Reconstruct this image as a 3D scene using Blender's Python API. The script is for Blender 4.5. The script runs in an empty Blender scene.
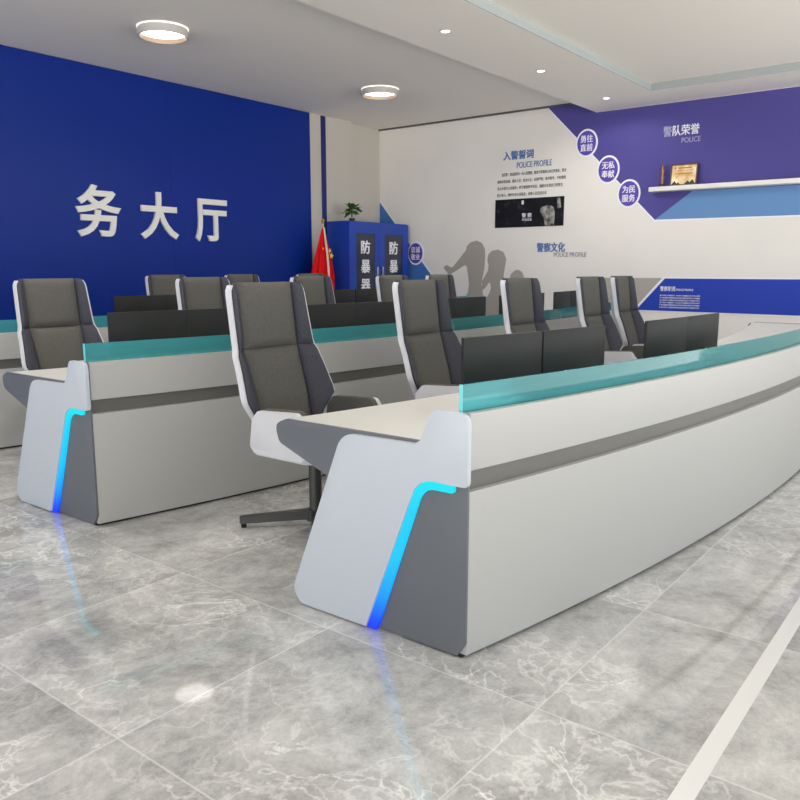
import bpy, bmesh, math, random
from mathutils import Vector, Matrix
random.seed(4)
sc = bpy.context.scene
C = sc.collection
PI = math.pi

# ------------------------------------------------------------------ materials
def lin(c):
    return tuple(((v/255)/12.92 if v/255 <= .04045 else ((v/255+.055)/1.055)**2.4) for v in c) + (1,)
def mat(name, col, rough=.5, metal=0, spec=.5, coat=0, emit=None, estr=0):
    m = bpy.data.materials.new(name); m.use_nodes = True
    b = m.node_tree.nodes['Principled BSDF']
    b.inputs['Base Color'].default_value = lin(col)
    b.inputs['Roughness'].default_value = rough
    b.inputs['Metallic'].default_value = metal
    b.inputs['Specular IOR Level'].default_value = spec
    b.inputs['Coat Weight'].default_value = coat
    if emit:
        b.inputs['Emission Color'].default_value = lin(emit); b.inputs['Emission Strength'].default_value = estr
    return m
def nd(m, t, **kw):
    n = m.node_tree.nodes.new(t)
    for k, v in kw.items(): setattr(n, k, v)
    return n
def lk(m, a, b): m.node_tree.links.new(a, b)
def ramp(m, stops):
    r = nd(m, 'ShaderNodeValToRGB'); e = r.color_ramp.elements
    while len(e) < len(stops): e.new(.5)
    for i, (p, c) in enumerate(stops):
        e[i].position = p; e[i].color = c if len(c) == 4 else lin(c)
    return r
def noise_col(m, scale, c0, c1, detail=3, bump=0, lo=.35, hi=.65):
    b = m.node_tree.nodes['Principled BSDF']
    tc = nd(m, 'ShaderNodeTexCoord'); n = nd(m, 'ShaderNodeTexNoise')
    n.inputs['Scale'].default_value = scale; n.inputs['Detail'].default_value = detail
    lk(m, tc.outputs['Object'], n.inputs['Vector'])
    r = ramp(m, [(lo, c0), (hi, c1)]); lk(m, n.outputs['Fac'], r.inputs['Fac'])
    lk(m, r.outputs['Color'], b.inputs['Base Color'])
    if bump:
        bp = nd(m, 'ShaderNodeBump'); bp.inputs['Strength'].default_value = bump; bp.inputs['Distance'].default_value = .002
        lk(m, n.outputs['Fac'], bp.inputs['Height']); lk(m, bp.outputs['Normal'], b.inputs['Normal'])
    return m

M = {}
M['laminate'] = mat('white_laminate', (180,179,175), .38)
M['end_light'] = mat('pale_grey_lacquer', (196,202,209), .35)
M['end_dark'] = mat('slate_grey_lacquer', (104,107,112), .4)
M['worktop'] = mat('cream_worktop', (222,220,214), .35)
M['recess'] = mat('brushed_grey_metal', (116,114,108), .3, .3)
M['plinth'] = mat('dark_plinth', (30,30,32), .5)
M['fabric'] = noise_col(mat('grey_fabric', (98,96,91), .9, spec=.2), 260, (86,84,79), (108,106,101), 2, .5)
M['bolster'] = noise_col(mat('blue_grey_leather', (68,68,78), .55, spec=.25), 120, (62,62,71), (73,73,84), 2, .3)
M['shell'] = mat('white_plastic_shell', (216,216,220), .3)
M['steel'] = mat('dark_steel', (84,84,82), .35, .5)
M['rubber'] = mat('black_rubber', (22,22,22), .6)
M['monitor'] = noise_col(mat('black_monitor_plastic', (30,31,31), .55, spec=.3), 3, (30,31,30), (37,38,36), 2)
M['screen'] = mat('dark_screen', (10,10,12), .12)
M['keys'] = mat('dark_key_plastic', (40,44,48), .5)
M['ceiling'] = mat('ceiling_paint', (240,236,228), .9, spec=.1)
M['cove'] = mat('coffer_edge_paint', (168,175,175), .8, spec=.2)
M['gap'] = mat('painted_shadow_gap', (92,92,88), .6)
M['wallwhite'] = noise_col(mat('white_wallpaper', (234,231,225), .6, spec=.25), 1.2, (231,228,222), (235,232,226), 2)
M['wallgrey'] = mat('grey_wall_paint', (196,192,183), .7, spec=.2)
M['blue'] = noise_col(mat('royal_blue_wall_panel', (6,44,134), .42, spec=.2), .5, (5,43,132), (9,42,136), 2)
M['navy'] = mat('navy_strip', (8,34,110), .5)
M['letter'] = mat('white_raised_letter', (232,230,224), .5)
M['purple'] = mat('violet_vinyl', (80,74,146), .6, spec=.25)
M['badge'] = mat('deep_violet_vinyl', (84,66,168), .5)
M['skyblue'] = mat('light_blue_vinyl', (104,146,196), .55, spec=.25)
M['midblue'] = mat('mid_blue_vinyl', (70,116,184), .55, spec=.25)
M['boardblue'] = mat('bright_blue_board', (16,56,176), .5)
M['taupe'] = mat('taupe_vinyl', (172,167,158), .6)
M['silh'] = mat('grey_silhouette_vinyl', (166,161,152), .6)
M['wtext'] = mat('white_lettering', (240,240,245), .5)
M['btext'] = mat('blue_lettering', (82,120,180), .5)
M['faint'] = mat('faint_grey_lettering', (150,150,160), .5)
M['dtext'] = mat('dark_lettering', (96,92,88), .5)
M['halfwhite'] = mat('pale_violet_lettering', (168,164,204), .5)
M['cab'] = mat('blue_cabinet_paint', (28,66,170), .35)
M['cabglass'] = mat('dark_cabinet_glass', (48,52,72), .1, spec=.6)
M['chrome'] = mat('satin_chrome', (190,190,195), .25, .9)
M['red'] = mat('red_flag_cloth', (214,14,18), .75, spec=.2)
M['gold'] = mat('gold_metal', (214,170,80), .3, .7)
M['yellow'] = mat('yellow_flag_star', (250,200,40), .7)
M['pole'] = mat('pale_pole', (226,214,196), .4)
M['leaf'] = noise_col(mat('green_leaf', (70,110,44), .5), 20, (60,104,36), (104,146,64), 2)
M['stemm'] = mat('dark_stem', (46,52,32), .7)
M['pot'] = mat('white_ceramic_pot', (220,218,212), .3)
M['wood'] = mat('dark_wood_frame', (72,34,24), .4)
M['lampring'] = mat('white_lamp_ring', (196,194,190), .35)
M['lampinner'] = mat('bronze_lamp_lining', (150,128,108), .4, .3)
M['glow'] = mat('lamp_diffuser', (255,252,244), .5, emit=(255,252,246), estr=3.2)
M['glow2'] = mat('downlight_diffuser', (255,252,244), .5, emit=(255,252,246), estr=5)
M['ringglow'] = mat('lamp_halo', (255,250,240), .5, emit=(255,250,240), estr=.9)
M['stripe'] = mat('white_marble_strip', (226,225,222), .15)
M['post'] = mat('grey_post', (120,120,118), .4)

# teal tinted safety glass: partly see-through, glossy
def teal():
    m = bpy.data.materials.new('teal_tinted_glass'); m.use_nodes = True
    nt = m.node_tree; nt.nodes.clear()
    out = nd(m, 'ShaderNodeOutputMaterial')
    tr = nd(m, 'ShaderNodeBsdfTransparent'); tr.inputs['Color'].default_value = (.46,.82,.84,1)
    df = nd(m, 'ShaderNodeBsdfDiffuse'); df.inputs['Color'].default_value = lin((92,188,192))
    gl = nd(m, 'ShaderNodeBsdfGlossy'); gl.inputs['Roughness'].default_value = .04
    fr = nd(m, 'ShaderNodeFresnel'); fr.inputs['IOR'].default_value = 1.3
    tc = nd(m, 'ShaderNodeTexCoord'); mp = nd(m, 'ShaderNodeMapping'); mp.inputs['Scale'].default_value = (2.5, 2.5, 26)
    nz = nd(m, 'ShaderNodeTexNoise'); nz.inputs['Scale'].default_value = 2.2; nz.inputs['Detail'].default_value = 4
    lk(m, tc.outputs['Object'], mp.inputs['Vector']); lk(m, mp.outputs['Vector'], nz.inputs['Vector'])
    mr = nd(m, 'ShaderNodeMapRange'); mr.inputs['From Min'].default_value = .3; mr.inputs['From Max'].default_value = .7
    mr.inputs['To Min'].default_value = .41; mr.inputs['To Max'].default_value = .45
    lk(m, nz.outputs['Fac'], mr.inputs['Value'])
    a = nd(m, 'ShaderNodeMixShader'); b = nd(m, 'ShaderNodeMixShader')
    lk(m, mr.outputs['Result'], a.inputs['Fac']); lk(m, tr.outputs[0], a.inputs[1]); lk(m, df.outputs[0], a.inputs[2])
    lk(m, fr.outputs[0], b.inputs['Fac']); lk(m, a.outputs[0], b.inputs[1]); lk(m, gl.outputs[0], b.inputs[2])
    lk(m, b.outputs[0], out.inputs['Surface'])
    return m
M['teal'] = teal()
M['edge'] = mat('cyan_glass_edge', (120,215,220), .2)

# LED strip: cyan at the top, deep blue at the floor
def led():
    m = mat('led_strip', (10,10,20), .6)
    b = m.node_tree.nodes['Principled BSDF']
    tc = nd(m, 'ShaderNodeTexCoord'); s = nd(m, 'ShaderNodeSeparateXYZ'); lk(m, tc.outputs['Object'], s.inputs[0])
    mr = nd(m, 'ShaderNodeMapRange'); mr.inputs['From Max'].default_value = .6; lk(m, s.outputs['Z'], mr.inputs['Value'])
    r = ramp(m, [(0, (20,30,235)), (.08, (0,70,250)), (.26, (0,136,236)), (.5, (0,168,226)), (.8, (0,176,214)), (1, (0,192,206))])
    lk(m, mr.outputs[0], r.inputs['Fac']); lk(m, r.outputs['Color'], b.inputs['Emission Color'])
    b.inputs['Emission Strength'].default_value = 1.5
    return m
M['led'] = led()

# polished grey marble tiles
def marble():
    m = mat('grey_marble_tiles', (170,170,166), .045, spec=1.0)
    b = m.node_tree.nodes['Principled BSDF']
    tc = nd(m, 'ShaderNodeTexCoord'); sp = nd(m, 'ShaderNodeSeparateXYZ'); lk(m, tc.outputs['Object'], sp.inputs[0])
    def mth(op, a, bb=None, c=None):
        n = nd(m, 'ShaderNodeMath', operation=op)
        for i, v in enumerate((a, bb, c)):
            if v is None: continue
            if isinstance(v, (int, float)): n.inputs[i].default_value = v
            else: lk(m, v, n.inputs[i])
        return n.outputs[0]
    P = .857
    fx = mth('DIVIDE', mth('SUBTRACT', sp.outputs['X'], 1.942), P); fy = mth('DIVIDE', mth('SUBTRACT', sp.outputs['Y'], .99), P)
    gx = mth('ABSOLUTE', mth('SUBTRACT', mth('FRACT', mth('ADD', fx, .5)), .5)); gy = mth('ABSOLUTE', mth('SUBTRACT', mth('FRACT', mth('ADD', fy, .5)), .5))
    g = mth('MINIMUM', gx, gy)
    grout = mth('LESS_THAN', g, .0036)
    cx = mth('FLOOR', fx); cy = mth('FLOOR', fy)
    cmb = nd(m, 'ShaderNodeCombineXYZ'); lk(m, cx, cmb.inputs[0]); lk(m, cy, cmb.inputs[1])
    wn = nd(m, 'ShaderNodeTexWhiteNoise', noise_dimensions='3D'); lk(m, cmb.outputs[0], wn.inputs['Vector'])
    off = nd(m, 'ShaderNodeVectorMath', operation='SCALE'); off.inputs['Scale'].default_value = 7; lk(m, wn.outputs['Color'], off.inputs[0])
    vec = nd(m, 'ShaderNodeVectorMath', operation='ADD'); lk(m, tc.outputs['Object'], vec.inputs[0]); lk(m, off.outputs[0], vec.inputs[1])
    def ns(scale, detail, dist, rough=.6):
        n = nd(m, 'ShaderNodeTexNoise'); n.inputs['Scale'].default_value = scale; n.inputs['Detail'].default_value = detail
        n.inputs['Distortion'].default_value = dist; n.inputs['Roughness'].default_value = rough
        lk(m, vec.outputs[0], n.inputs['Vector']); return n.outputs['Fac']
    base = ns(2.8, 15, .25, .84)
    r = ramp(m, [(.36, (142,141,138)), (.46, (172,171,168)), (.54, (190,189,186)), (.64, (212,211,208))]); lk(m, base, r.inputs['Fac'])
    def veins(scale, dist, width, strength, gate):
        v = mth('ABSOLUTE', mth('SUBTRACT', ns(scale, 6, dist, .55), .5))
        k = mth('SUBTRACT', 1.0, mth('MINIMUM', mth('DIVIDE', v, width), 1.0))
        return mth('MULTIPLY', mth('MULTIPLY', mth('POWER', k, 1.5), strength), gate)
    gate = nd(m, 'ShaderNodeMapRange'); gate.inputs['From Min'].default_value = .42; gate.inputs['From Max'].default_value = .6
    lk(m, ns(1.4, 3, 0), gate.inputs['Value'])
    v1 = veins(1.9, .5, .010, .85, gate.outputs[0]); v2 = veins(7, .4, .035, .6, gate.outputs[0])
    v = mth('MINIMUM', mth('ADD', v1, v2), 1.0)
    mx = nd(m, 'ShaderNodeMix', data_type='RGBA'); lk(m, v, mx.inputs['Factor']); lk(m, r.outputs['Color'], mx.inputs['A']); mx.inputs['B'].default_value = lin((236,235,230))
    m3 = nd(m, 'ShaderNodeMix', data_type='RGBA'); lk(m, mth('MULTIPLY', grout, .38), m3.inputs['Factor']); lk(m, mx.outputs['Result'], m3.inputs['A']); m3.inputs['B'].default_value = lin((238,237,233))
    lk(m, m3.outputs['Result'], b.inputs['Base Color'])
    return m
M['marble'] = marble()

# photograph print: black with pale grey shapes
def printmat():
    m = mat('black_photo_print', (8,8,8), .35)
    b = m.node_tree.nodes['Principled BSDF']
    tc = nd(m, 'ShaderNodeTexCoord'); n = nd(m, 'ShaderNodeTexNoise'); n.inputs['Scale'].default_value = 9; n.inputs['Detail'].default_value = 6
    lk(m, tc.outputs['Object'], n.inputs['Vector'])
    r = ramp(m, [(.5, (5,5,5)), (.62, (22,22,22)), (.75, (70,70,68))]); lk(m, n.outputs['Fac'], r.inputs['Fac'])
    lk(m, r.outputs['Color'], b.inputs['Base Color']); return m
M['print'] = printmat()
M['smoke'] = noise_col(mat('grey_photo_shape', (140,138,132), .4), 12, (30,30,30), (176,174,166), 4)
M['certificate'] = noise_col(mat('gold_certificate', (214,184,110), .35), 9, (196,150,70), (240,222,170), 3)
M['certmark'] = mat('certificate_ink', (168,96,40), .5)
M['bronze'] = mat('bronze_figure', (150,104,84), .3, .6)

# ------------------------------------------------------------------ mesh helpers
def link(name, me, m=None, parent=None):
    o = bpy.data.objects.new(name, me); C.objects.link(o)
    if m is not None: me.materials.append(M[m] if isinstance(m, str) else m)
    if parent is not None: o.parent = parent
    return o
def obj(name, bm, m, parent=None, smooth=False):
    bmesh.ops.recalc_face_normals(bm, faces=bm.faces)
    me = bpy.data.meshes.new(name); bm.to_mesh(me); bm.free()
    if smooth:
        for p in me.polygons: p.use_smooth = True
        try: me.set_sharp_from_angle(angle=math.radians(smooth if smooth is not True else 40))
        except Exception: pass
    return link(name, me, m, parent)
def empty(name, loc=(0,0,0), rz=0):
    o = bpy.data.objects.new(name, None); C.objects.link(o); o.empty_display_size = .1
    o.location = loc; o.rotation_euler = (0,0,rz); return o
def tag(o, label, cat, group=None):
    o['label'] = label; o['category'] = cat
    if group: o['group'] = group
    return o
def struct(o): o['kind'] = 'structure'; return o
def box(bm, a, b, bevel=0, seg=2):
    x0,y0,z0 = a; x1,y1,z1 = b
    r = bmesh.ops.create_cube(bm, size=1)
    bmesh.ops.scale(bm, verts=r['verts'], vec=(abs(x1-x0), abs(y1-y0), abs(z1-z0)))
    bmesh.ops.translate(bm, verts=r['verts'], vec=((x0+x1)/2,(y0+y1)/2,(z0+z1)/2))
    if bevel:
        es = list({e for v in r['verts'] for e in v.link_edges})
        bmesh.ops.bevel(bm, geom=es, offset=bevel, segments=seg, profile=.5, affect='EDGES')
    return bm
def rbox(name, a, b, m, parent=None, bevel=.003, seg=2):
    bm = bmesh.new(); box(bm, a, b, bevel, seg); return obj(name, bm, m, parent, smooth=bool(bevel))
def rpoly(pts):
    """pts: (u,v[,radius]) -> polygon with rounded corners"""
    out = []; n = len(pts)
    for i, p in enumerate(pts):
        r = p[2] if len(p) > 2 else 0
        P = Vector(p[:2])
        if r <= 0: out.append(tuple(P)); continue
        A = Vector(pts[i-1][:2]) - P; B = Vector(pts[(i+1) % n][:2]) - P
        ang = A.angle(B); t = min(r/math.tan(ang/2), A.length*.49, B.length*.49)
        a = P + A.normalized()*t; b = P + B.normalized()*t
        k = 7
        for j in range(k+1):
            s = j/k
            out.append(tuple((1-s)**2*a + 2*s*(1-s)*P + s*s*b))
    return out
def prism(bm, poly, t0, t1, axis='x', bevel=0):
    """extrude polygon (u,v) between t0 and t1: axis x -> (t,u,v); y -> (u,t,v); z -> (u,v,t)"""
    f = {'x': lambda u,v,t:(t,u,v), 'y': lambda u,v,t:(u,t,v), 'z': lambda u,v,t:(u,v,t)}[axis]
    a = [bm.verts.new(f(u,v,t0)) for u,v in poly]; b = [bm.verts.new(f(u,v,t1)) for u,v in poly]
    n = len(poly)
    fa = bm.faces.new(a); fb = bm.faces.new(list(reversed(b)))
    for i in range(n): bm.faces.new((a[i], b[i], b[(i+1)%n], a[(i+1)%n]))
    if bevel:
        es = [e for f_ in (fa, fb) for e in f_.edges]
        bmesh.ops.bevel(bm, geom=es, offset=bevel, segments=2, profile=.5, affect='EDGES')
    return bm
def cyl(bm, c, r, h, seg=24, r2=None, rot=None):
    m = Matrix.Translation(c)
    if rot is not None: m = m @ rot
    bmesh.ops.create_cone(bm, cap_ends=True, segments=seg, radius1=r, radius2=r if r2 is None else r2, depth=h, matrix=m)
    return bm
def lathe(bm, prof, seg=24, c=(0,0,0)):
    rows = []
    for r, z in prof:
        rows.append([bm.verts.new((c[0]+r*math.cos(2*PI*k/seg), c[1]+r*math.sin(2*PI*k/seg), c[2]+z)) for k in range(seg)])
    for i in range(len(rows)-1):
        for k in range(seg):
            bm.faces.new((rows[i][k], rows[i][(k+1)%seg], rows[i+1][(k+1)%seg], rows[i+1][k]))
    return rows
def grid(bm, fn, nu, nv):
    """fn(i/nu, j/nv) -> point"""
    g = [[bm.verts.new(fn(i/nu, j/nv)) for i in range(nu+1)] for j in range(nv+1)]
    for j in range(nv):
        for i in range(nu): bm.faces.new((g[j][i], g[j][i+1], g[j+1][i+1], g[j+1][i]))
    return g
def thick(bm, ffn, bfn, nu, nv):
    """closed slab between front surface ffn and back surface bfn"""
    a = grid(bm, ffn, nu, nv); b = grid(bm, bfn, nu, nv)
    for i in range(nu):
        bm.faces.new((a[0][i], a[0][i+1], b[0][i+1], b[0][i])); bm.faces.new((a[nv][i], a[nv][i+1], b[nv][i+1], b[nv][i]))
    for j in range(nv):
        bm.faces.new((a[j][0], a[j+1][0], b[j+1][0], b[j][0])); bm.faces.new((a[j][nu], a[j+1][nu], b[j+1][nu], b[j][nu]))
def kids(o): return [c for c in bpy.data.objects if c.parent == o]
def copy_tree(o, parent=None):
    tree = {}
    for c in bpy.data.objects:
        if c.parent: tree.setdefault(c.parent.name, []).append(c)
    def rec(s, par):
        c = s.copy(); C.objects.link(c)
        if par is not None: c.parent = par
        for ch in tree.get(s.name, []): rec(ch, c)
        return c
    return rec(o, parent)

# ------------------------------------------------------------------ text
def text_bm(body, x0, x1, z0, z1, plane, depth=.004, bold=0, spacing=1.0, vertical=False, fat=.014):
    """lettering filling a rectangle.  plane=('y',Y): faces -Y, x0..x1 along X. plane=('x',X): faces -X, reading from high Y (x0) to low Y (x1)"""
    cu = bpy.data.curves.new('lettering', 'FONT'); cu.body = body; cu.extrude = .5; cu.offset = bold if fat is None else 0
    cu.space_character = spacing; cu.space_line = 1.12 if vertical or '\n' in body else 1
    cu.align_x = 'LEFT'; cu.resolution_u = 4
    t = bpy.data.objects.new('lettering', cu); C.objects.link(t)
    bpy.context.view_layer.update()
    dg = bpy.context.evaluated_depsgraph_get()
    me = bpy.data.meshes.new_from_object(t.evaluated_get(dg))
    bpy.data.objects.remove(t); bpy.data.curves.remove(cu)
    if fat:
        bmt = bmesh.new()
        for k, (dx, dy) in enumerate(((-fat,-fat*.6),(fat,-fat*.6),(-fat,fat*.6),(fat,fat*.6))):
            me.transform(Matrix.Translation((dx,dy,.12*k))); bmt.from_mesh(me); me.transform(Matrix.Translation((-dx,-dy,-.12*k)))
        bmt.to_mesh(me); bmt.free()
    xs = [v.co.x for v in me.vertices]; ys = [v.co.y for v in me.vertices]
    if not xs: return me
    a0, a1, b0, b1 = min(xs), max(xs), min(ys), max(ys)
    for v in me.vertices:
        u = x0 + (v.co.x-a0)/(a1-a0)*(x1-x0); w = z0 + (v.co.y-b0)/(b1-b0)*(z1-z0); d = depth*(.5-v.co.z) if False else depth*(v.co.z+.5)
        if plane[0] == 'y': v.co = (u, plane[1]-d, w)
        else: v.co = (plane[1]-d, u, w)
    me.materials.clear()
    return me
def text_obj(name, body, x0, x1, z0, z1, plane, m, parent=None, **kw):
    me = text_bm(body, x0, x1, z0, z1, plane, **kw); me.name = name
    me.update()
    return link(name, me, m, parent)
def flat(name, poly, X, depth, m, parent=None, base=0):
    """polygon (y,z) applied on the right wall, standing depth proud of it"""
    bm = bmesh.new(); prism(bm, poly, X-base-depth, X-base-.0003, 'x')
    return obj(name, bm, m, parent)

# ================================================================== ROOM
XW, YB, YR, HC, HS = 11.16, 9.04, 9.15, 3.72, 3.545
X0, Y0 = -6.0, -3.2
struct(rbox('floor', (X0,Y0,-.12), (XW,YR,0), 'marble', bevel=0))
struct(rbox('trim_1', (X0,.49,-.001), (XW,.543,.0012), 'stripe', bevel=0))
struct(rbox('wall_right', (XW,Y0,-.12), (XW+.2,YR+.2,4.0), 'wallwhite', bevel=0))
struct(rbox('wall_back', (X0,YR,-.12), (XW,YR+.2,4.0), 'wallgrey', bevel=0))
# cladding that stands proud of the back wall, left of the corner bay
struct(rbox('wall_back_cladding', (X0,YB+.004,0), (10.29,YR,HC), 'wallgrey', bevel=0))
# ceiling slab, lowered border with a raised coffer in it
struct(rbox('ceiling', (X0,Y0,HC), (XW,YR,HC+.12), 'ceiling', bevel=0))
bm = bmesh.new()
box(bm, (X0,3.93,HS), (XW,5.06,HC)); box(bm, (10.3,Y0,HS), (XW,3.93,HC))
struct(obj('ceiling_border', bm, 'ceiling'))
bm = bmesh.new(); box(bm, (X0,Y0,HS+.09), (10.3,3.93,HC-.01)); struct(obj('ceiling_coffer', bm, 'ceiling'))
bm = bmesh.new(); box(bm, (X0,3.918,HS+.001), (10.3,3.93,HS+.09)); box(bm, (10.288,Y0,HS+.001), (10.3,3.918,HS+.09)); struct(obj('trim_2', bm, 'cove'))
struct(rbox('trim_3', (XW-.03,5.062,HC-.026), (XW,YR,HC-.001), 'gap', bevel=0))  # solid strip, its dark colour stands in for the shade of a gap

# blue feature panels on the back wall
xs = [X0, -3.4, -.9, 1.6, 4.1, 6.6, 9.265]
root = empty('feature_wall_panelling', (X0,YB,0))
for i in range(len(xs)-1):
    rbox('wall_panel', (xs[i]+.0005-X0,-.02,.0), (xs[i+1]-.0005-X0,0,HC-.006), 'blue', root, bevel=.001, seg=1)
tag(root, 'royal blue panelled feature wall behind the rows of desks', 'wall panel')
o = rbox('wall_strip', (9.535,YB-.01,0), (9.64,YB+.002,HC-.006), 'navy', bevel=.001); tag(o, 'narrow navy blue vertical strip beside the flag, right of the blue feature wall', 'wall strip')

# raised characters
G = 'raised white characters on the blue wall'
P = ('y', YB-.02)
tag(text_obj('raised_character', '务', 5.20, 5.81, 1.68, 2.31, P, 'letter', depth=.03, bold=.022, fat=None), 'white raised character 务, leftmost on the blue wall, cut by the photo edge', 'wall lettering', G)
tag(text_obj('raised_character', '大', 6.085, 6.67, 1.675, 2.285, P, 'letter', depth=.03, bold=.022, fat=None), 'white raised character 大, the middle one on the blue wall', 'wall lettering', G)
tag(text_obj('raised_character', '厅', 6.955, 7.515, 1.665, 2.25, P, 'letter', depth=.03, bold=.022, fat=None), 'white raised character 厅, rightmost on the blue wall', 'wall lettering', G)

# ------------------------------------------------------------------ ceiling lights
def ring_lamp(x, y, label):
    t = empty('ceiling_lamp', (x,y,HC))
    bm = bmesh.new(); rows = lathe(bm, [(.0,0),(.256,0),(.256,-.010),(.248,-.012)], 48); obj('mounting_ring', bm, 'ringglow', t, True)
    bm = bmesh.new(); lathe(bm, [(.25,-.010),(.252,-.085),(.248,-.09),(.240,-.09),(.236,-.085),(.234,-.03)], 48); obj('housing', bm, 'lampring', t, True)
    bm = bmesh.new(); lathe(bm, [(.2355,-.0885),(.234,-.0885),(.229,-.042)], 48); obj('inner_lining', bm, 'lampinner', t, True)
    bm = bmesh.new(); lathe(bm, [(.0,-.046),(.229,-.046),(.231,-.043),(.0,-.04)], 48); obj('diffuser', bm, 'glow', t, True)
    tag(t, label, 'ceiling lamp', 'round surface-mounted ceiling lamps')
    return t
ring_lamp(5.205, 7.13, 'round white ceiling lamp nearer the camera, upper left')
ring_lamp(8.71, 7.13, 'round white ceiling lamp farther away, nearer the corner of the room')
def downlight(x, y, label):
    t = empty('downlight', (x,y,HS))
    bm = bmesh.new(); lathe(bm, [(.058,.0),(.058,-.004),(.045,-.006),(.042,.001)], 32); obj('trim_ring', bm, 'lampring', t, True)
    bm = bmesh.new(); lathe(bm, [(.0,-.002),(.043,-.002),(.043,.0),(.0,.0)], 32); obj('lamp_lens', bm, 'glow2', t, True)
    tag(t, label, 'downlight', 'small recessed downlights in the lowered ceiling border'); return t
downlight(6.555, 4.55, 'small recessed downlight nearest the camera')
downlight(8.492, 4.55, 'small recessed downlight, the middle of three')
downlight(10.345, 4.55, 'small recessed downlight nearest the violet wall mural')

# ================================================================== DESKS
KC, XA, XB = 33.0, 2.06, 8.95
def cy(x): return (x-5.5)**2/KC
def sweep(name, poly, m, parent, x0=XA, x1=XB, n=44, smooth=30):
    bm = bmesh.new(); rings = []
    for i in range(n+1):
        x = x0+(x1-x0)*i/n
        rings.append([bm.verts.new((x-5.5, cy(x)+u, v)) for u, v in poly])
    k = len(poly)
    for i in range(n):
        for j in range(k): bm.faces.new((rings[i][j], rings[i+1][j], rings[i+1][(j+1)%k], rings[i][(j+1)%k]))
    bm.faces.new(rings[0]); bm.faces.new(list(reversed(rings[-1])))
    return obj(name, bm, m, parent, smooth=smooth)
def rect(a, b, c, d, r=.002): return rpoly([(a,c,r),(b,c,r),(b,d,r),(a,d,r)])
root = empty('console_desk', (5.5,.961,0)); desk = root
sweep('lower_front_panel', rect(0,.03,.014,.582,.003), 'laminate', root)
sweep('plinth', rect(.02,.05,0,.016), 'plinth', root)
sweep('recessed_band', rect(.026,.045,.575,.66), 'recess', root)
sweep('upper_front_panel', rect(0,.03,.652,.842,.004), 'laminate', root)
sweep('raised_ledge', rpoly([(.048,.842),(.11,.842,.005),(.185,.727),(.048,.727)]), 'worktop', root)
gp = sweep('glass_screen', rect(.033,.043,.80,.932,.001), 'teal', root, x0=XA+.004)
bm = bmesh.new(); yy = cy(XA)
box(bm, (XA-5.5,yy+.0325,.843), (XA-5.5+.004,yy+.0435,.932)); obj('glass_edge', bm, 'edge', gp)
sweep('worktop', rpoly([(.046,.692),(.85,.692,.008),(.85,.725,.01),(.046,.725)]), 'worktop', root)
sweep('rear_panel', rect(.40,.42,.12,.692), 'laminate', root, x0=XA+.02)
for x in (3.3, 4.5, 5.7, 6.9, 8.0):
    bm = bmesh.new(); prism(bm, rpoly([(cy(x)+.05,.01),(cy(x)+.62,.01,.02),(cy(x)+.74,.691),(cy(x)+.05,.691)]), x-5.5-.012, x-5.5+.012, 'x'); obj('support_panel', bm, 'end_dark', root)
# left end, seen closest to the camera (profile in y measured from the row's origin)
Y1 = .961
def pf(pts): return rpoly([(p[0]-Y1,)+tuple(p[1:]) for p in pts])
dark = pf([(2.213,.703,.035),(2.15,.728,.02),(1.86,.729),(1.50,.729),(1.44,.842,.01),(1.318,.842,.01),(1.318,.06),(1.352,.008),(1.80,.008),(1.915,.530,.01),(2.192,.632,.04)])
bm = bmesh.new(); prism(bm, dark, XA-.012-5.5, XA-5.5, 'x', bevel=.0015); obj('dark_end_panel', bm, 'end_dark', root, smooth=30)
light = pf([(1.846,.716,.085),(1.500,.722,.04),(1.448,.846,.03),(1.306,.846,.035),(1.306,.604,.016),(1.375,.604),(1.505,.606,.11),(1.738,.006),(2.07,.006,.03),(2.113,.055,.06)])
bm = bmesh.new(); prism(bm, light, XA-.032-5.5, XA-.0125-5.5, 'x', bevel=.0025); obj('light_end_panel', bm, 'end_light', root, smooth=30)
strip = pf([(1.362,.6035,.012),(1.504,.6055,.11),(1.7375,.006),(1.692,.006),(1.487,.575,.075),(1.362,.575,.012)])
bm = bmesh.new(); prism(bm, strip, XA-.026-5.5, XA-.0125-5.5, 'x', bevel=.001); obj('led_strip', bm, 'led', root)
# right end
bm = bmesh.new(); prism(bm, dark, XB-5.5, XB+.012-5.5, 'x', bevel=.0015); obj('dark_end_panel', bm, 'end_dark', root, smooth=30)
bm = bmesh.new(); prism(bm, light, XB+.0125-5.5, XB+.032-5.5, 'x', bevel=.0025); obj('light_end_panel', bm, 'end_light', root, smooth=30)
GD = 'long curved console desks with teal glass screens'
tag(root, 'curved white console desk in the foreground with cyan light strip on its end', 'desk', GD)
YK = [.961, 3.184, 5.407]
d2 = copy_tree(desk); d2.location.y = YK[1]; tag(d2, 'curved white console desk in the middle row, behind the front row of chairs', 'desk', GD)
d3 = copy_tree(desk); d3.location.y = YK[2]; tag(d3, 'curved console desk in the back row, mostly hidden near the blue wall', 'desk', GD)

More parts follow.
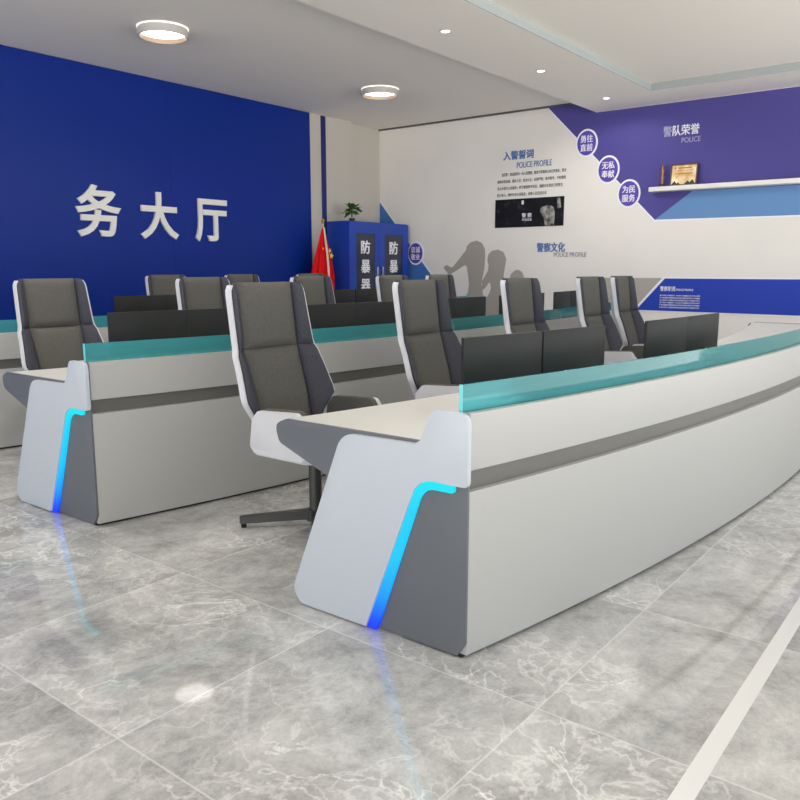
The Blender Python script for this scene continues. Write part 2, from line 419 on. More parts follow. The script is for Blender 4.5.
# ------------------------------------------------------------------ monitors
def make_monitor():
    t = empty('monitor')
    W, z0, z1 = .472, .09, .318        # heights above the worktop (.733)
    bm = bmesh.new(); box(bm, (-W/2,-.012,z0), (W/2,.004,z1), .003); obj('casing', bm, 'monitor', t, 30)
    rbox('display', (-W/2+.006,.004,z0+.012), (W/2-.006,.0055,z1-.006), 'screen', t, bevel=0)
    bm = bmesh.new(); box(bm, (-.022,-.03,.008), (.022,-.012,z0+.05), .004); obj('stand_neck', bm, 'monitor', t, 30)
    bm = bmesh.new(); prism(bm, rpoly([(-.09,-.09,.02),(.09,-.09,.02),(.09,.05,.02),(-.09,.05,.02)]), 0, .009, 'z', .002); obj('stand_base', bm, 'monitor', t, 30)
    return t
mon0 = make_monitor(); mfirst = True
def place_monitor(x, row, label, dz=0):
    global mfirst
    o = mon0 if mfirst else copy_tree(mon0); mfirst = False
    y = YK[row]+cy(x)+.35
    o.location = (x, y, .7255); o.rotation_euler = (0,0,math.atan(2*(x-5.5)/KC))
    o.scale.z = (1, 1.06, 1.08)[row]
    tag(o, label, 'monitor', ['black monitors on the foreground desk','black monitors on the middle desk','black monitors on the back desk'][row])
    return o
R1 = [(2.657,'black monitor at the left end of the foreground desk'),(3.133,'black monitor second from the left on the foreground desk, touching the leftmost'),
      (3.995,'black monitor third from the left on the foreground desk, below the blue notice board'),(4.463,'black monitor at the right edge of the photo on the foreground desk')]
for x, l in R1: place_monitor(x, 0, l)
R2 = [(2.585,'black monitor at the left end of the middle desk'),(3.035,'black monitor second from the left on the middle desk, left of the nearest chair'),
      (3.855,'black monitor on the middle desk just right of the nearest chair headrest'),(4.305,'black monitor on the middle desk left of the second front chair headrest'),
      (5.03,'black monitor on the middle desk half hidden by the second front chair headrest'),(5.48,'black monitor on the middle desk below the grey saluting silhouette'),
      (6.20,'black monitor on the middle desk hidden behind the third front chair headrest'),(6.65,'black monitor on the middle desk, only its edge showing beside a front chair headrest'),
      (7.385,'small black monitor on the middle desk left of the fourth front chair headrest'),(7.84,'black monitor on the middle desk hidden behind the fourth front chair headrest')]
for x, l in R2: place_monitor(x, 1, l)
R3 = [(3.9,'black monitor at the left of the back desk, above the middle desk monitors'),(4.36,'black monitor second on the back desk, half hidden by a chair'),
      (5.13,'black monitor on the back desk hidden behind the nearest chair, left one'),(5.59,'black monitor on the back desk hidden behind the nearest chair, right one'),
      (6.37,'black monitor on the back desk below the flag'),(6.86,'black monitor on the back desk below the blue cabinet')]
for x, l in R3: place_monitor(x, 2, l)

# keyboards and mice of the first two places on the middle desk
def make_keyboard():
    t = empty('keyboard')
    rbox('base', (-.22,-.065,0), (.22,.065,.014), 'keys', t, .004)
    bm = bmesh.new()
    for r in range(5):
        for c in range(14): box(bm, (-.208+c*.0298,-.055+r*.0225,.0145), (-.208+c*.0298+.025,-.055+r*.0225+.018,.02))
    obj('keys', bm, 'monitor', t); return t
def make_mouse():
    bm = bmesh.new(); bmesh.ops.create_uvsphere(bm, u_segments=16, v_segments=8, radius=1)
    for v in bm.verts:
        v.co.x *= .032; v.co.y *= .055; v.co.z = max(v.co.z, -.02)*.032
    return obj('mouse', bm, 'keys', None, True)
kb = make_keyboard(); ms = make_mouse()
for i, x in enumerate((2.92, 4.1, 5.27)):
    k = kb if i == 0 else copy_tree(kb); k.location = (x, YK[1]+cy(x)+.70, .7255); k.rotation_euler.z = math.atan(2*(x-5.5)/KC)
    tag(k, 'dark keyboard on the middle desk behind the teal glass, ' + ('at the left end' if i == 0 else 'right of the nearest chair' if i == 1 else 'below the grey silhouettes'), 'keyboard', 'dark keyboards on the middle desk')
    m_ = ms if i == 0 else copy_tree(ms); m_.location = (x-.3, YK[1]+cy(x-.3)+.70, .7265)
    tag(m_, 'dark mouse left of a keyboard on the middle desk, ' + ('at the left end' if i == 0 else 'right of the nearest chair' if i == 1 else 'below the grey silhouettes'), 'mouse', 'dark mice on the middle desk')

# ================================================================== CHAIR
def lerp(t, tab):
    for (a, va), (b, vb) in zip(tab, tab[1:]):
        if t <= b: return va + (vb-va)*(t-a)/(b-a) if t > a else va
    return tab[-1][1]
HW = [(.40,.19),(.50,.205),(.55,.235),(.645,.308),(.67,.308),(.890,.276),(.899,.264),(1.17,.252),(1.20,.247),(1.222,.228)]
YC = [(.40,.19),(.50,.198),(.645,.232),(.895,.315),(1.06,.335),(1.222,.354)]
WG = [(.40,.03),(.55,.05),(.645,.085),(.80,.075),(.93,.055),(1.222,.035)]
CW = [(.40,.165),(.895,.188),(1.222,.186)]
def surf(u, z, back=0.0):
    """u in -1..1 over the half width; the outer part (bolster) folds forward"""
    hw = lerp(z, HW); x = u*hw; cw = lerp(z, CW)
    k = max(0, (abs(x)-cw)/(hw-cw+1e-6)); y = lerp(z, YC) - lerp(z, WG)*k
    return (x, y+back, z)
def make_chair():
    t = empty('office_chair')
    def cushion(name, z0, z1, m, parent, side=0, puff=.022, gap=.004):
        nu, nv = (14, 14) if side == 0 else (6, 14)
        def fn(fr):
            def f(a, b):
                z = z0+(z1-z0)*b; hw = lerp(z, HW)-.010; cw = lerp(z, CW)
                if side == 0: x = (2*a-1)*(cw-gap/2)
                else: x = side*((cw+gap/2) + (hw-cw-gap/2)*a)
                k = max(0, (abs(x)-cw)/(hw-cw+1e-6)); y = lerp(z, YC)-lerp(z, WG)*k
                e = (1-abs(2*a-1)**(6 if side == 0 else 4))*(1-abs(2*b-1)**10)
                return (x, y-.016-puff*max(e,0)**.6 if fr else y+.014, z)
            return f
        bm = bmesh.new(); thick(bm, fn(True), fn(False), nu, nv)
        return obj(name, bm, m, parent, 50)
    h = cushion('headrest', .898, 1.228, 'fabric', t)
    for s in (-1, 1): cushion('side_bolster', .898, 1.226, 'bolster', h, s, .018)
    b = cushion('back_cushion', .455, .896, 'fabric', t)
    for s in (-1, 1): cushion('side_bolster', .50, .896, 'bolster', b, s, .018)
    # shell: wraps behind and shows as a white rim round the cushions
    def shell(off, infl):
        def f(a, b_):
            z = .38 + (1.216-.38)*b_; hw = lerp(z, HW)+infl
            cols = [-1,-1,-.9,-.7,-.35,0,.35,.7,.9,1,1]
            i = round(a*10); u = cols[i]; x = u*hw; cw = lerp(z, CW)
            k = max(0, (abs(x)-cw)/(hw-cw+1e-6)); y = lerp(z, YC)-lerp(z, WG)*k
            if i in (0, 10): return (x, y-.006, z)
            return (x, y+.028+off, z)
        return f
    bm = bmesh.new(); thick(bm, shell(-.012, -.006), shell(.0, .005), 10, 34)
    obj('back_shell', bm, 'shell', t, 35)
    # seat
    bm = bmesh.new(); box(bm, (-.235,-.265,.425), (.235,.17,.50), .035, 4); obj('seat_cushion', bm, 'fabric', t, 50)
    bm = bmesh.new(); prism(bm, rpoly([(-.27,-.26,.06),(.27,-.26,.06),(.27,.19,.06),(-.27,.19,.06)]), .398, .44, 'z', .012); obj('seat_shell', bm, 'shell', t, 35)
    for s in (-1, 1):
        arm = rpoly([(.155,.44,.03),(.133,.58,.03),(.09,.625,.03),(-.175,.640,.035),(-.25,.54,.04),(-.25,.44,.04),(-.19,.412,.02),(.115,.412,.04)])
        bm = bmesh.new(); prism(bm, arm, s*.268, s*.292, 'x', .004); a = obj('armrest', bm, 'shell', t, 35)
        pad = rpoly([(.15,.44,.03),(.13,.578,.03),(.09,.63,.03),(-.17,.645,.035),(-.244,.54,.04),(-.244,.44,.03)])
        bm = bmesh.new(); prism(bm, pad, s*.236, s*.2675, 'x', .008); obj('arm_pad', bm, 'fabric', a, 50)
    bm = bmesh.new(); cyl(bm, (0,0,.2), .032, .33, 24); cyl(bm, (0,0,.355), .06, .03, 24); obj('column', bm, 'steel', t, 40)
    bm = bmesh.new(); cyl(bm, (0,0,.055), .05, .055, 24); obj('hub', bm, 'steel', t, 40)
    for k in range(4):
        a = PI/4+k*PI/2
        bm = bmesh.new()
        L = .385
        vs = []
        for r_, w_, zt, zb in ((.03,.026,.083,.035),(L,.019,.058,.022)):
            for sy, z in ((-w_,zb),(w_,zb),(w_,zt),(-w_,zt)):
                vs.append(bm.verts.new((r_*math.cos(a)-sy*math.sin(a), r_*math.sin(a)+sy*math.cos(a), z)))
        for q in ((0,1,2,3),(7,6,5,4),(0,4,5,1),(1,5,6,2),(2,6,7,3),(3,7,4,0)): bm.faces.new([vs[i] for i in q])
        bmesh.ops.bevel(bm, geom=list(bm.edges), offset=.003, segments=2, affect='EDGES')
        lg = obj('leg', bm, 'steel', t, 40)
        bm = bmesh.new(); cyl(bm, ((L-.02)*math.cos(a),(L-.02)*math.sin(a),.012), .014, .024, 14); obj('glide', bm, 'rubber', lg, 40)
    return t
ch0 = make_chair(); cfirst = True
def place_chair(x, row, label, y=None, rz=0.0):
    global cfirst
    o = ch0 if cfirst else copy_tree(ch0); cfirst = False
    o.location = (x, (YK[row]+cy(x)+1.54) if y is None else y, 0); o.rotation_euler = (0,0,rz)
    tag(o, label, 'office chair', ['grey high-back chairs behind the foreground desk','grey high-back chairs behind the middle desk','grey high-back chairs behind the back desk'][row])
place_chair(2.765, 0, 'nearest grey high-back office chair, fully visible left of the foreground desk end', y=2.70)
place_chair(3.91, 0, 'grey high-back office chair, second from the left behind the foreground desk', y=2.565)
place_chair(5.05, 0, 'grey high-back office chair below the third silhouette head, third in the front row', y=2.50)
place_chair(6.30, 0, 'grey high-back office chair, fourth in the front row, its white arm seen beside the monitor', y=2.52)
place_chair(7.08, 0, 'grey high-back office chair, rightmost in the front row, overlapping the taupe wall band', y=2.55, rz=.05)
place_chair(2.82, 1, 'grey high-back office chair cut by the left edge of the photo', y=4.95)
place_chair(4.01, 1, 'grey high-back office chair in the middle row, left of the nearest chair headrest', y=4.80)
place_chair(5.20, 1, 'grey high-back office chair in the middle row, in front of the red flag', y=4.76)
place_chair(6.39, 1, 'grey high-back office chair in the middle row, in front of the blue cabinet', y=4.75)
place_chair(7.40, 1, 'grey high-back office chair in the middle row, left of the saluting silhouette', y=4.86)
place_chair(5.20, 2, 'grey high-back office chair in the back row, farthest left, below the raised characters')
place_chair(6.28, 2, 'grey high-back office chair in the back row, peeking over the nearest chair headrest')
place_chair(7.56, 2, 'grey high-back office chair in the back row, almost hidden in front of the flag')

# ================================================================== BACK CORNER
# cabinet
CX0, CX1, CY0, CY1, CZ = 9.50, 11.05, 8.42, 8.9, 2.045
t = empty('equipment_cabinet', ((CX0+CX1)/2,(CY0+CY1)/2,0)); ox, oy = t.location.x, t.location.y
bm = bmesh.new()
for a, b in (((CX0,CY0+.02,0),(CX0+.02,CY1,CZ)),((CX1-.02,CY0+.02,0),(CX1,CY1,CZ)),((CX0+.02,CY1-.02,0),(CX1-.02,CY1,CZ)),((CX0+.02,CY0+.02,CZ-.02),(CX1-.02,CY1-.02,CZ)),((CX0+.02,CY0+.02,0),(CX1-.02,CY1-.02,.08)),((CX0+.02,CY0+.05,1.0),(CX1-.02,CY1-.02,1.02))):
    box(bm, (a[0]-ox,a[1]-oy,a[2]), (b[0]-ox,b[1]-oy,b[2]))
obj('carcass', bm, 'cab', t)
mid = 10.25-ox
for s, (xa, xb, wx0, wx1) in enumerate(((CX0-ox, mid-.002, 9.655-ox, 10.125-ox), (mid+.002, CX1-ox, 10.46+.145-ox, 10.46+.49-ox))):
    bm = bmesh.new(); y0, y1 = CY0-oy, CY0+.02-oy
    zt, zb = CZ-.015, .1
    if s == 0: wx0, wx1 = 9.665-ox, 10.14-ox
    else: wx0, wx1 = 10.40-ox, 10.89-ox
    box(bm, (xa,y0,zb), (wx0,y1,zt)); box(bm, (wx1,y0,zb), (xb,y1,zt)); box(bm, (wx0,y0,1.86), (wx1,y1,zt)); box(bm, (wx0,y0,zb), (wx1,y1,.42))
    d = obj('door', bm, 'cab', t)
    bm = bmesh.new(); box(bm, (wx0,y0+.006,.42), (wx1,y0+.012,1.86)); obj('door_glass', bm, 'cabglass', d)
    hx = (mid-.065) if s == 0 else (mid+.075)
    bm = bmesh.new(); box(bm, (hx-.02,y0-.03,1.1), (hx+.02,y0-.004,1.32), .006); obj('handle', bm, 'chrome', d, 40)
    wc = (wx0+wx1)/2
    for k, ch in enumerate('防暴器'):
        zt_ = 1.745-k*.31
        text_obj('lettering', ch, wc-.115, wc+.115, zt_-.215, zt_, ('y', y0+.006), 'wtext', d, depth=.004, fat=.026)
tag(t, 'royal blue steel equipment cabinet with glazed doors lettered 防暴器 in the corner', 'cabinet')

# plant on the cabinet
t = empty('potted_plant', (9.84,8.66,CZ))
bm = bmesh.new(); lathe(bm, [(0,0),(.04,0),(.05,.06),(.045,.06),(.04,.05),(0,.05)], 20); obj('pot', bm, 'stemm', t, 40)
bm = bmesh.new(); cyl(bm, (0,0,.15), .012, .15, 8, .008); obj('stem', bm, 'stemm', t)
bm = bmesh.new()
for k in range(64):
    a = random.uniform(0, 2*PI); el = random.uniform(-.1, 1.35); L = random.uniform(.12, .21); w = .042
    base = Vector((0,0,random.uniform(.15,.23))); d = Vector((math.cos(a)*math.cos(el), math.sin(a)*math.cos(el), math.sin(el)))
    side = d.cross(Vector((0,0,1))).normalized()*w if abs(d.z) < .98 else Vector((w,0,0))
    up = side.cross(d).normalized()
    p = [base + d*L*s - Vector((0,0,.06*s*s)) for s in (.3,.55,.8,1)]
    v = [bm.verts.new(p[0])] + [bm.verts.new(p[i]+sg*side*ww + up*.004*sg) for i, ww in ((1,.9),(2,.8)) for sg in (-1,1)] + [bm.verts.new(p[3])]
    bm.faces.new((v[0],v[1],v[2])); bm.faces.new((v[1],v[3],v[4],v[2])); bm.faces.new((v[3],v[5],v[4]))
ml = obj('foliage', bm, 'leaf', t)
tag(t, 'small leafy green plant on top of the blue cabinet', 'potted plant')

# flag
FX, FY = 9.17, 8.68
t = empty('national_flag', (FX,FY,0))
bm = bmesh.new(); cyl(bm, (0,0,1.0), .013, 1.98, 14); obj('pole', bm, 'pole', t, 40)
bm = bmesh.new(); cyl(bm, (0,0,.03), .16, .06, 28, .13); cyl(bm, (0,0,.08), .05, .05, 20, .02); obj('base', bm, 'gold', t, 40)
bm = bmesh.new(); lathe(bm, [(0,1.985),(.018,1.985),(.022,2.0),(.012,2.01),(.028,2.03),(.026,2.045),(0,2.075)], 14); obj('finial', bm, 'gold', t, 40)
def drape(a, b):
    ang = a*2*PI*.93 + 2.05*PI; z = 1.93-1.35*b
    r = .012 + .235*min(1, b*1.8)**.9*(.88+.12*math.cos(a*2*PI*6+1.2*b))
    ex = 1.0 + .1*math.sin(3*a+b)
    return (r*math.cos(ang)*ex - .02*min(1,b*1.8), r*math.sin(ang)*.55, z + .03*math.cos(ang)*b)
bm = bmesh.new(); thick(bm, drape, lambda a, b: tuple(Vector(drape(a, b))*1.0 + Vector((0,0,0)) - Vector((drape(a,b)[0], drape(a,b)[1], 0))*.03), 90, 16); obj('cloth', bm, 'red', t, 60)
cloth = [c for c in kids(t) if c.name.startswith('cloth')][0]
def star(cx, cz, r, rot, y):
    pts = []
    for k in range(10):
        rr = r if k % 2 == 0 else r*.4; a = PI/2+rot+k*PI/5; pts.append((cx+rr*math.cos(a), cz+rr*math.sin(a)))
    bm = bmesh.new(); prism(bm, pts, y, y-.004, 'y'); return bm
for cx, cz, r, rot, y in ((-.11,1.60,.022,.3,-.098),(.03,1.57,.045,.5,-.11),(.05,1.49,.055,1.0,-.125)):
    obj('star', star(cx, cz, r, rot, y), 'yellow', cloth)
bm = bmesh.new(); prism(bm, rpoly([(-.02,1.94),(.018,1.94),(.03,1.5),(.022,1.22),(-.012,1.22),(.0,1.5)]), -.10, -.108, 'y')
bm.free()
bm = bmesh.new()
pts = [(0,-.016,1.93,.012),(-.015,-.06,1.72,.016),(-.03,-.108,1.5,.018),(-.045,-.142,1.3,.018),(-.05,-.158,1.05,.016)]
for (x,y,z,w),(x2,y2,z2,w2) in zip(pts, pts[1:]):
    v = [bm.verts.new(q) for q in ((x-w,y-.012,z),(x+w,y-.012,z),(x2+w2,y2-.012,z2),(x2-w2,y2-.012,z2),(x-w,y,z),(x+w,y,z),(x2+w2,y2,z2),(x2-w2,y2,z2))]
    for q in ((0,1,2,3),(7,6,5,4),(0,4,5,1),(1,5,6,2),(2,6,7,3),(3,7,4,0)): bm.faces.new([v[i] for i in q])
obj('white_sleeve', bm, 'pole', t)
tag(t, 'red national flag draped on a gold-topped pole left of the blue cabinet', 'flag')

# ================================================================== RIGHT WALL GRAPHICS
PX = ('x', XW-.002)
o = flat('wall_mural', [(YR-.002,2.50),(YR-.002,.05),(8.1,.05),(7.6,.735),(8.004,1.188),(9.14,2.46)][:3]+[(7.6,.05),(7.6,.735),(YR-.002,2.47)], XW, .002, 'midblue'); tag(o, 'mid blue triangular wall graphic in the corner beside the cabinet', 'wall graphic')
bm = bmesh.new(); prism(bm, [(YR-.002,2.50),(YR-.002,2.47),(7.6,.735),(7.57,.75)], XW-.003, XW, 'x'); obj('white_border', bm, 'wtext', o)
# violet mural with its white border
pm = flat('wall_mural', [(5.835,HC-.02),(4.102,1.976),(-.5,1.955),(-.5,HS-.005),(5.06,HS-.005),(5.06,HC-.02)], XW, .002, 'purple'); tag(pm, 'violet wall graphic with a slanted edge filling the upper right of the side wall', 'wall graphic')
bm = bmesh.new(); prism(bm, [(5.86,HC-.02),(5.835,HC-.02),(4.102,1.976),(-.5,1.955),(-.5,1.938),(4.11,1.956)], XW-.003, XW, 'x'); obj('white_border', bm, 'wtext', pm)
bm = bmesh.new(); prism(bm, [(4.095,1.978),(3.60,2.343),(-.5,2.343),(-.5,1.957)], XW-.0035, XW-.002, 'x'); obj('light_blue_panel', bm, 'skyblue', pm)
# round badges
def badge(y, z, body, label, r=.172):
    t = empty('round_badge', (XW,y,z))
    def disc(r0, d0, d1):
        bm = bmesh.new(); prism(bm, [(r0*math.cos(2*PI*k/48), r0*1.18*math.sin(2*PI*k/48)) for k in range(48)], -d1, -d0, 'x'); return bm
    obj('white_ring', disc(r, .0, .012), 'wtext', t); obj('violet_disc', disc(r*.86, .0125, .015), 'badge', t)
    text_obj('lettering', body, .098, -.098, -.115, .115, ('x', -.015), 'wtext', t, depth=.002, fat=.016)
    tag(t, label, 'round sign', 'round violet badges with white rings on the side wall')
badge(8.331-.0, 1.555, '忠诚\n敬业', 'round violet badge beside the blue cabinet, over the blue triangle')
badge(5.18, 3.12, '勇往\n直前', 'round violet badge reading 勇往直前, topmost of the three on the slanted edge')
badge(4.827, 2.715, '无私\n奉献', 'round violet badge reading 无私奉献, middle of the three on the slanted edge')
badge(4.499, 2.357, '为民\n服务', 'round violet badge reading 为民服务, lowest of the three on the slanted edge')
# lettering
tag(text_obj('wall_lettering', '入警誓词', 6.60, 6.06, 2.985, 3.12, PX, 'btext', fat=.03), 'blue heading 入警誓词 above the paragraph of small text', 'wall lettering')
tag(text_obj('wall_lettering', 'POLICE PROFILE', 6.35, 5.745, 2.85, 2.94, PX, 'btext', bold=.0, fat=.004), 'thin blue words POLICE PROFILE above the paragraph of small text', 'wall lettering')
L4 = ['我宣誓：我志愿成为一名人民警察，献身于崇高的人民公安事业，坚决','做到对党忠诚、服务人民、执法公正、纪律严明，恪尽职守，不怕牺牲','全心全意为人民服务，捍卫祖国和平安定，我愿为实现自己的誓言','努力奋斗，维护社会大局稳定，保障人民安居乐业']
pt = empty('wall_paragraph', (XW,6.1,2.64))
for k, s in enumerate(L4):
    z = 2.79-k*.105
    text_obj('text_line', s, 6.70-6.1 if k else 6.62-6.1, (5.50,5.50,5.55,5.82)[k]-6.1, z-.052-2.64, z-2.64, ('x', -.002), 'dtext', pt, depth=.002, fat=.01)
tag(pt, 'paragraph of four small dark text lines above the black photo', 'wall text')
tag(text_obj('wall_lettering', '警察文化', 5.96, 5.475, 1.545, 1.69, PX, 'btext', fat=.03), 'blue heading 警察文化 below the black photo', 'wall lettering')
tag(text_obj('wall_lettering', 'POLICE PROFILE', 5.66, 5.12, 1.47, 1.537, PX, 'faint', bold=0, fat=.004), 'thin grey words POLICE PROFILE below the black photo', 'wall lettering')
tt = empty('wall_lettering', (XW,3.8,3.1))
text_obj('first_character', '警', 4.045-3.8, 3.925-3.8, -.005, .135, ('x', -.003), 'halfwhite', tt, bold=.01)
text_obj('heading_characters', '队荣誉', 3.915-3.8, 3.55-3.8, -.005, .135, ('x', -.003), 'wtext', tt, bold=.012)
tag(tt, 'white heading 警队荣誉 on the violet mural above the shelf', 'wall lettering')
tag(text_obj('wall_lettering', 'POLICE', 3.785, 3.53, 2.995, 3.063, ('x', XW-.003), 'halfwhite', fat=.006), 'thin pale word POLICE on the violet mural above the shelf', 'wall lettering')
# black photograph
t = empty('wall_photograph', (XW,6.12,2.16))
bm = bmesh.new(); prism(bm, [(.605,-.22),(-.605,-.22),(-.605,.22),(.605,.22)], -.012, -.001, 'x'); obj('print_panel', bm, 'print', t)
bm = bmesh.new(); prism(bm, rpoly([(-.22,.07,.03),(-.34,.10,.04),(-.43,.07,.04),(-.46,-.02,.02),(-.45,-.215),(-.30,-.215),(-.27,-.08,.03),(-.2,.0,.03)]), -.014, -.0121, 'x'); obj('pale_figure', bm, 'smoke', t)
bm = bmesh.new(); prism(bm, rpoly([(-.49,.2,.01),(-.54,.2,.01),(-.56,.05,.02),(-.5,.04,.01)]), -.014, -.0121, 'x'); obj('pale_post', bm, 'smoke', t)
text_obj('photo_lettering', '警 察', .115, -.06, -.075, -.005, ('x', -.0121), 'wtext', t, depth=.002, bold=.03)
text_obj('photo_lettering', 'POLICE', .105, -.06, -.125, -.09, ('x', -.0121), 'wtext', t, depth=.002)
bm = bmesh.new(); prism(bm, [(.125,.19),(.085,.19),(.085,.13),(.125,.13)], -.014, -.0121, 'x'); obj('bright_lamp', bm, 'wtext', t)
tag(t, 'wide black photo panel with pale grey shape and small white lettering', 'wall picture')
# silhouettes
GS = 'grey silhouettes on the side wall'
f1 = [(7.751,1.317),(7.672,1.351),(7.564,1.3),(7.404,1.466),(7.285,1.597),(7.267,1.663),(7.20,1.722),(7.071,1.749),(6.973,1.707),(6.913,1.608),(6.905,1.495),(6.916,1.3),(6.952,1.136),(6.969,1.037),(6.948,.939),(6.925,.824),(6.925,.1),(7.264,.1),(7.273,.833),(7.233,.901),(7.216,1.034),(7.238,1.184),(7.272,1.366),(7.482,1.25),(7.625,1.182)]
f2 = [(6.96,1.087),(6.904,1.169),(6.848,1.259),(6.838,1.349),(6.861,1.414),(6.853,1.511),(6.788,1.574),(6.665,1.597),(6.561,1.556),(6.506,1.444),(6.527,1.316),(6.552,1.171),(6.501,1.043),(6.46,.1),(6.906,.1),(6.905,.775),(6.82,.875),(6.784,.974),(6.806,1.088),(6.881,.989),(6.957,.922)]
f3 = [(6.45,.1),(6.446,1.076),(6.422,1.188),(6.359,1.252),(6.286,1.276),(6.213,1.237),(6.174,1.158),(6.161,1.031),(6.12,.1)]
def rr(p): return rpoly([(a,b,.05) for a,b in p])
tag(flat('silhouette', rr(f1), XW, .002, 'silh'), 'grey saluting figure silhouette on the side wall, tallest of three', 'wall graphic', GS)
tag(flat('silhouette', rr(f2), XW, .002, 'silh'), 'grey figure silhouette on the side wall, middle of three', 'wall graphic', GS)
tag(flat('silhouette', rr(f3), XW, .002, 'silh'), 'grey rounded silhouette on the side wall, smallest, behind the third front headrest', 'wall graphic', GS)
# notice board band
o = flat('wall_band', [(4.85,1.158),(3.935,1.158),(4.345,.70),(4.85,.70)], XW, .002, 'taupe'); tag(o, 'taupe wall band behind the rightmost front chair', 'wall graphic')
nb = empty('notice_board', (XW,3.5,.92))
def q(p): return [(a-3.5, b-.92) for a, b in p]
bm = bmesh.new(); prism(bm, q([(3.935,1.175),(4.36,.682),(1.6,.672),(1.6,1.178)]), -.008, -.001, 'x'); obj('white_border', bm, 'wtext', nb)
bm = bmesh.new(); prism(bm, q([(3.905,1.153),(4.305,.697),(1.62,.69),(1.62,1.155)]), -.012, -.0081, 'x'); obj('blue_panel', bm, 'boardblue', nb)
text_obj('heading_characters', '警察职责', 3.965-3.5, 3.745-3.5, .055, .125, ('x', -.012), 'wtext', nb, depth=.002, bold=.012)
text_obj('heading_words', 'POLICE PROFILE', 3.735-3.5, 3.50-3.5, .062, .092, ('x', -.012), 'wtext', nb, depth=.002, bold=.01)
LN = ['忠于党忠于祖国忠于人民忠于法律服从命令听从指挥','严守纪律保守秘密秉公执法清正廉洁恪尽职守不怕牺牲','全心全意为人民服务坚持政治建警全面从严治警努力奋斗']
for k in range(6):
    z = .005-k*.0335
    text_obj('text_line', LN[k%3], 3.965-3.5, 3.40-3.5, z-.021, z, ('x', -.012), 'wtext', nb, depth=.002)
tag(nb, 'bright blue notice board with white small print on the side wall', 'notice board')
# shelf, trophy and plaque
o = rbox('display_shelf', (XW-.2,1.5,2.35), (XW-.004,4.14,2.41), 'letter', bevel=.004); tag(o, 'white floating shelf on the violet mural', 'shelf')
SX = XW-.1
t = empty('trophy', (SX,3.99,2.41))
bm = bmesh.new(); lathe(bm, [(0,0),(.042,0),(.042,.03),(.03,.04),(0,.04)], 20); obj('base', bm, 'plinth', t, 40)
bm = bmesh.new(); lathe(bm, [(0,.04),(.022,.04),(.018,.09),(.028,.13),(.015,.17),(.026,.2),(.03,.235),(.016,.26),(.022,.28),(.016,.3),(0,.305)], 20); obj('figure', bm, 'bronze', t, 60)
tag(t, 'slim bronze trophy on the white shelf', 'trophy')
t = empty('award_plaque', (SX,3.70,2.411)); t.rotation_euler = (0,math.radians(8),0)
W, H = .185, .30
bm = bmesh.new()
for a, b in (((-.012,-W,0),(.012,W,.02)),((-.012,-W,H-.02),(.012,W,H)),((-.012,-W,.02),(.012,-W+.02,H-.02)),((-.012,W-.02,.02),(.012,W,H-.02)),((.002,-W+.02,.02),(.012,W-.02,H-.02))): box(bm, a, b)
obj('frame', bm, 'wood', t)
bm = bmesh.new(); box(bm, (-.004,-W+.02,.02), (.0015,W-.02,H-.02)); obj('certificate', bm, 'certificate', t)
bm = bmesh.new()
for y0, y1, z0, z1 in ((-.10,.08,.235,.25),(-.12,.12,.16,.172),(-.12,.12,.205,.209),(.11,.135,.23,.255)): box(bm, (-.006,y0,z0), (-.0041,y1,z1))
obj('certificate_print', bm, 'certmark', t)
bm = bmesh.new()
for y, w, h in ((.12,.04,.05),(.07,.03,.03),(-.06,.05,.045),(-.12,.045,.06)): prism(bm, [(y-w,.022),(y+w,.022),(y,.022+h)], -.0065, -.0041, 'x')
obj('certificate_skyline', bm, 'plinth', t)
tag(t, 'gold certificate plaque in a dark wood frame leaning on the white shelf', 'plaque')

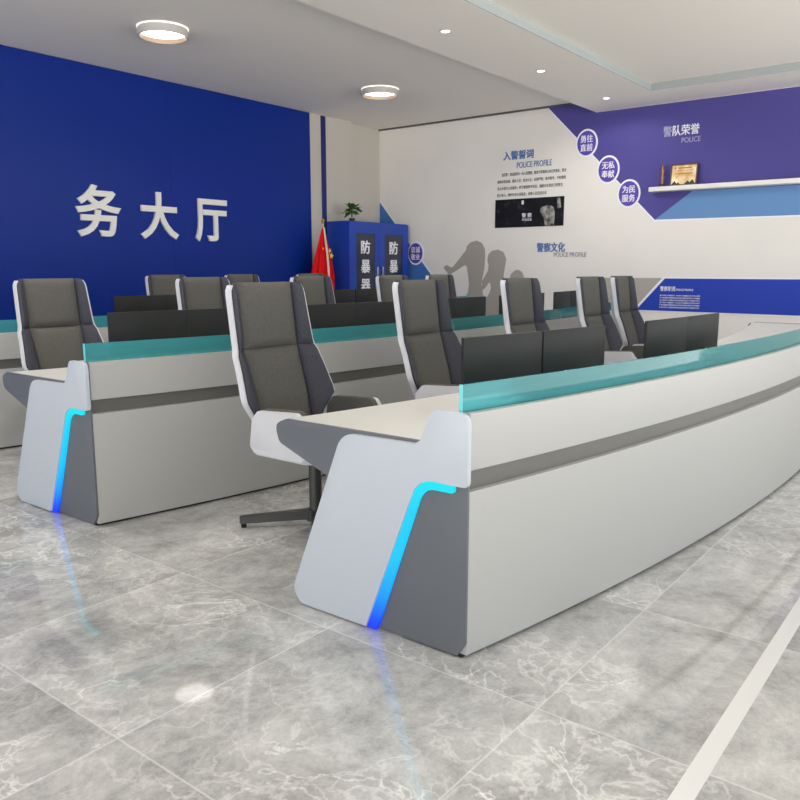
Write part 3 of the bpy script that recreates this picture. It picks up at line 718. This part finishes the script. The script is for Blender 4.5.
# ================================================================== LIGHT
w = bpy.data.worlds.new('hall_daylight'); sc.world = w; w.use_nodes = True
nt = w.node_tree; bg = nt.nodes['Background']
tcw = nt.nodes.new('ShaderNodeTexCoord'); sx = nt.nodes.new('ShaderNodeSeparateXYZ'); nt.links.new(tcw.outputs['Generated'], sx.inputs[0])
rw = nt.nodes.new('ShaderNodeValToRGB'); nt.links.new(sx.outputs['Z'], rw.inputs['Fac'])
mr = nt.nodes.new('ShaderNodeMapRange'); mr.inputs['From Min'].default_value = -1; nt.links.new(sx.outputs['Z'], mr.inputs['Value']); nt.links.new(mr.outputs[0], rw.inputs['Fac'])
e = rw.color_ramp.elements; e[0].position = .46; e[0].color = (1.0,.97,.93,1); e[1].position = .54; e[1].color = (.24,.27,.31,1)   # bright lower half added to throw light up at the ceiling, dim hazy sky above
nt.links.new(rw.outputs['Color'], bg.inputs['Color']); bg.inputs['Strength'].default_value = 4.8
def area(name, loc, sx, sy, power, col=(1,1,1), rot=(0,0,0)):
    l = bpy.data.lights.new(name, 'AREA'); l.shape = 'RECTANGLE'; l.size = sx; l.size_y = sy; l.energy = power; l.color = col
    o = bpy.data.objects.new(name, l); C.objects.link(o); o.location = loc; o.rotation_euler = rot; return o
for x in (6.555, 8.492, 10.345, 2.69, .76):  # last two are unseen fill lights added along the row, without fixtures
    l = bpy.data.lights.new('downlight_fill_light', 'SPOT'); l.energy = 24 if x > 10 else 95; l.color = (1,.97,.93); l.spot_size = math.radians(170); l.spot_blend = .35; l.shadow_soft_size = .05
    o = bpy.data.objects.new('downlight_fill_light', l); C.objects.link(o); o.location = (x,4.55,HS-.02)

# ================================================================== CAMERA
cam = bpy.data.cameras.new('camera'); co = bpy.data.objects.new('camera', cam); C.objects.link(co)
cam.sensor_width = 36; cam.sensor_fit = 'HORIZONTAL'; cam.lens = 36*778/800
co.location = (0,0,1.3)
co.rotation_euler = (PI/2-math.radians(9.63), 0, math.radians(37.9)-PI/2)
cam.clip_start = .05
sc.camera = co
sc.view_settings.view_transform = 'Standard'; sc.view_settings.look = 'None'; sc.view_settings.exposure = 0; sc.view_settings.gamma = 1
sc.view_settings.use_curve_mapping = False
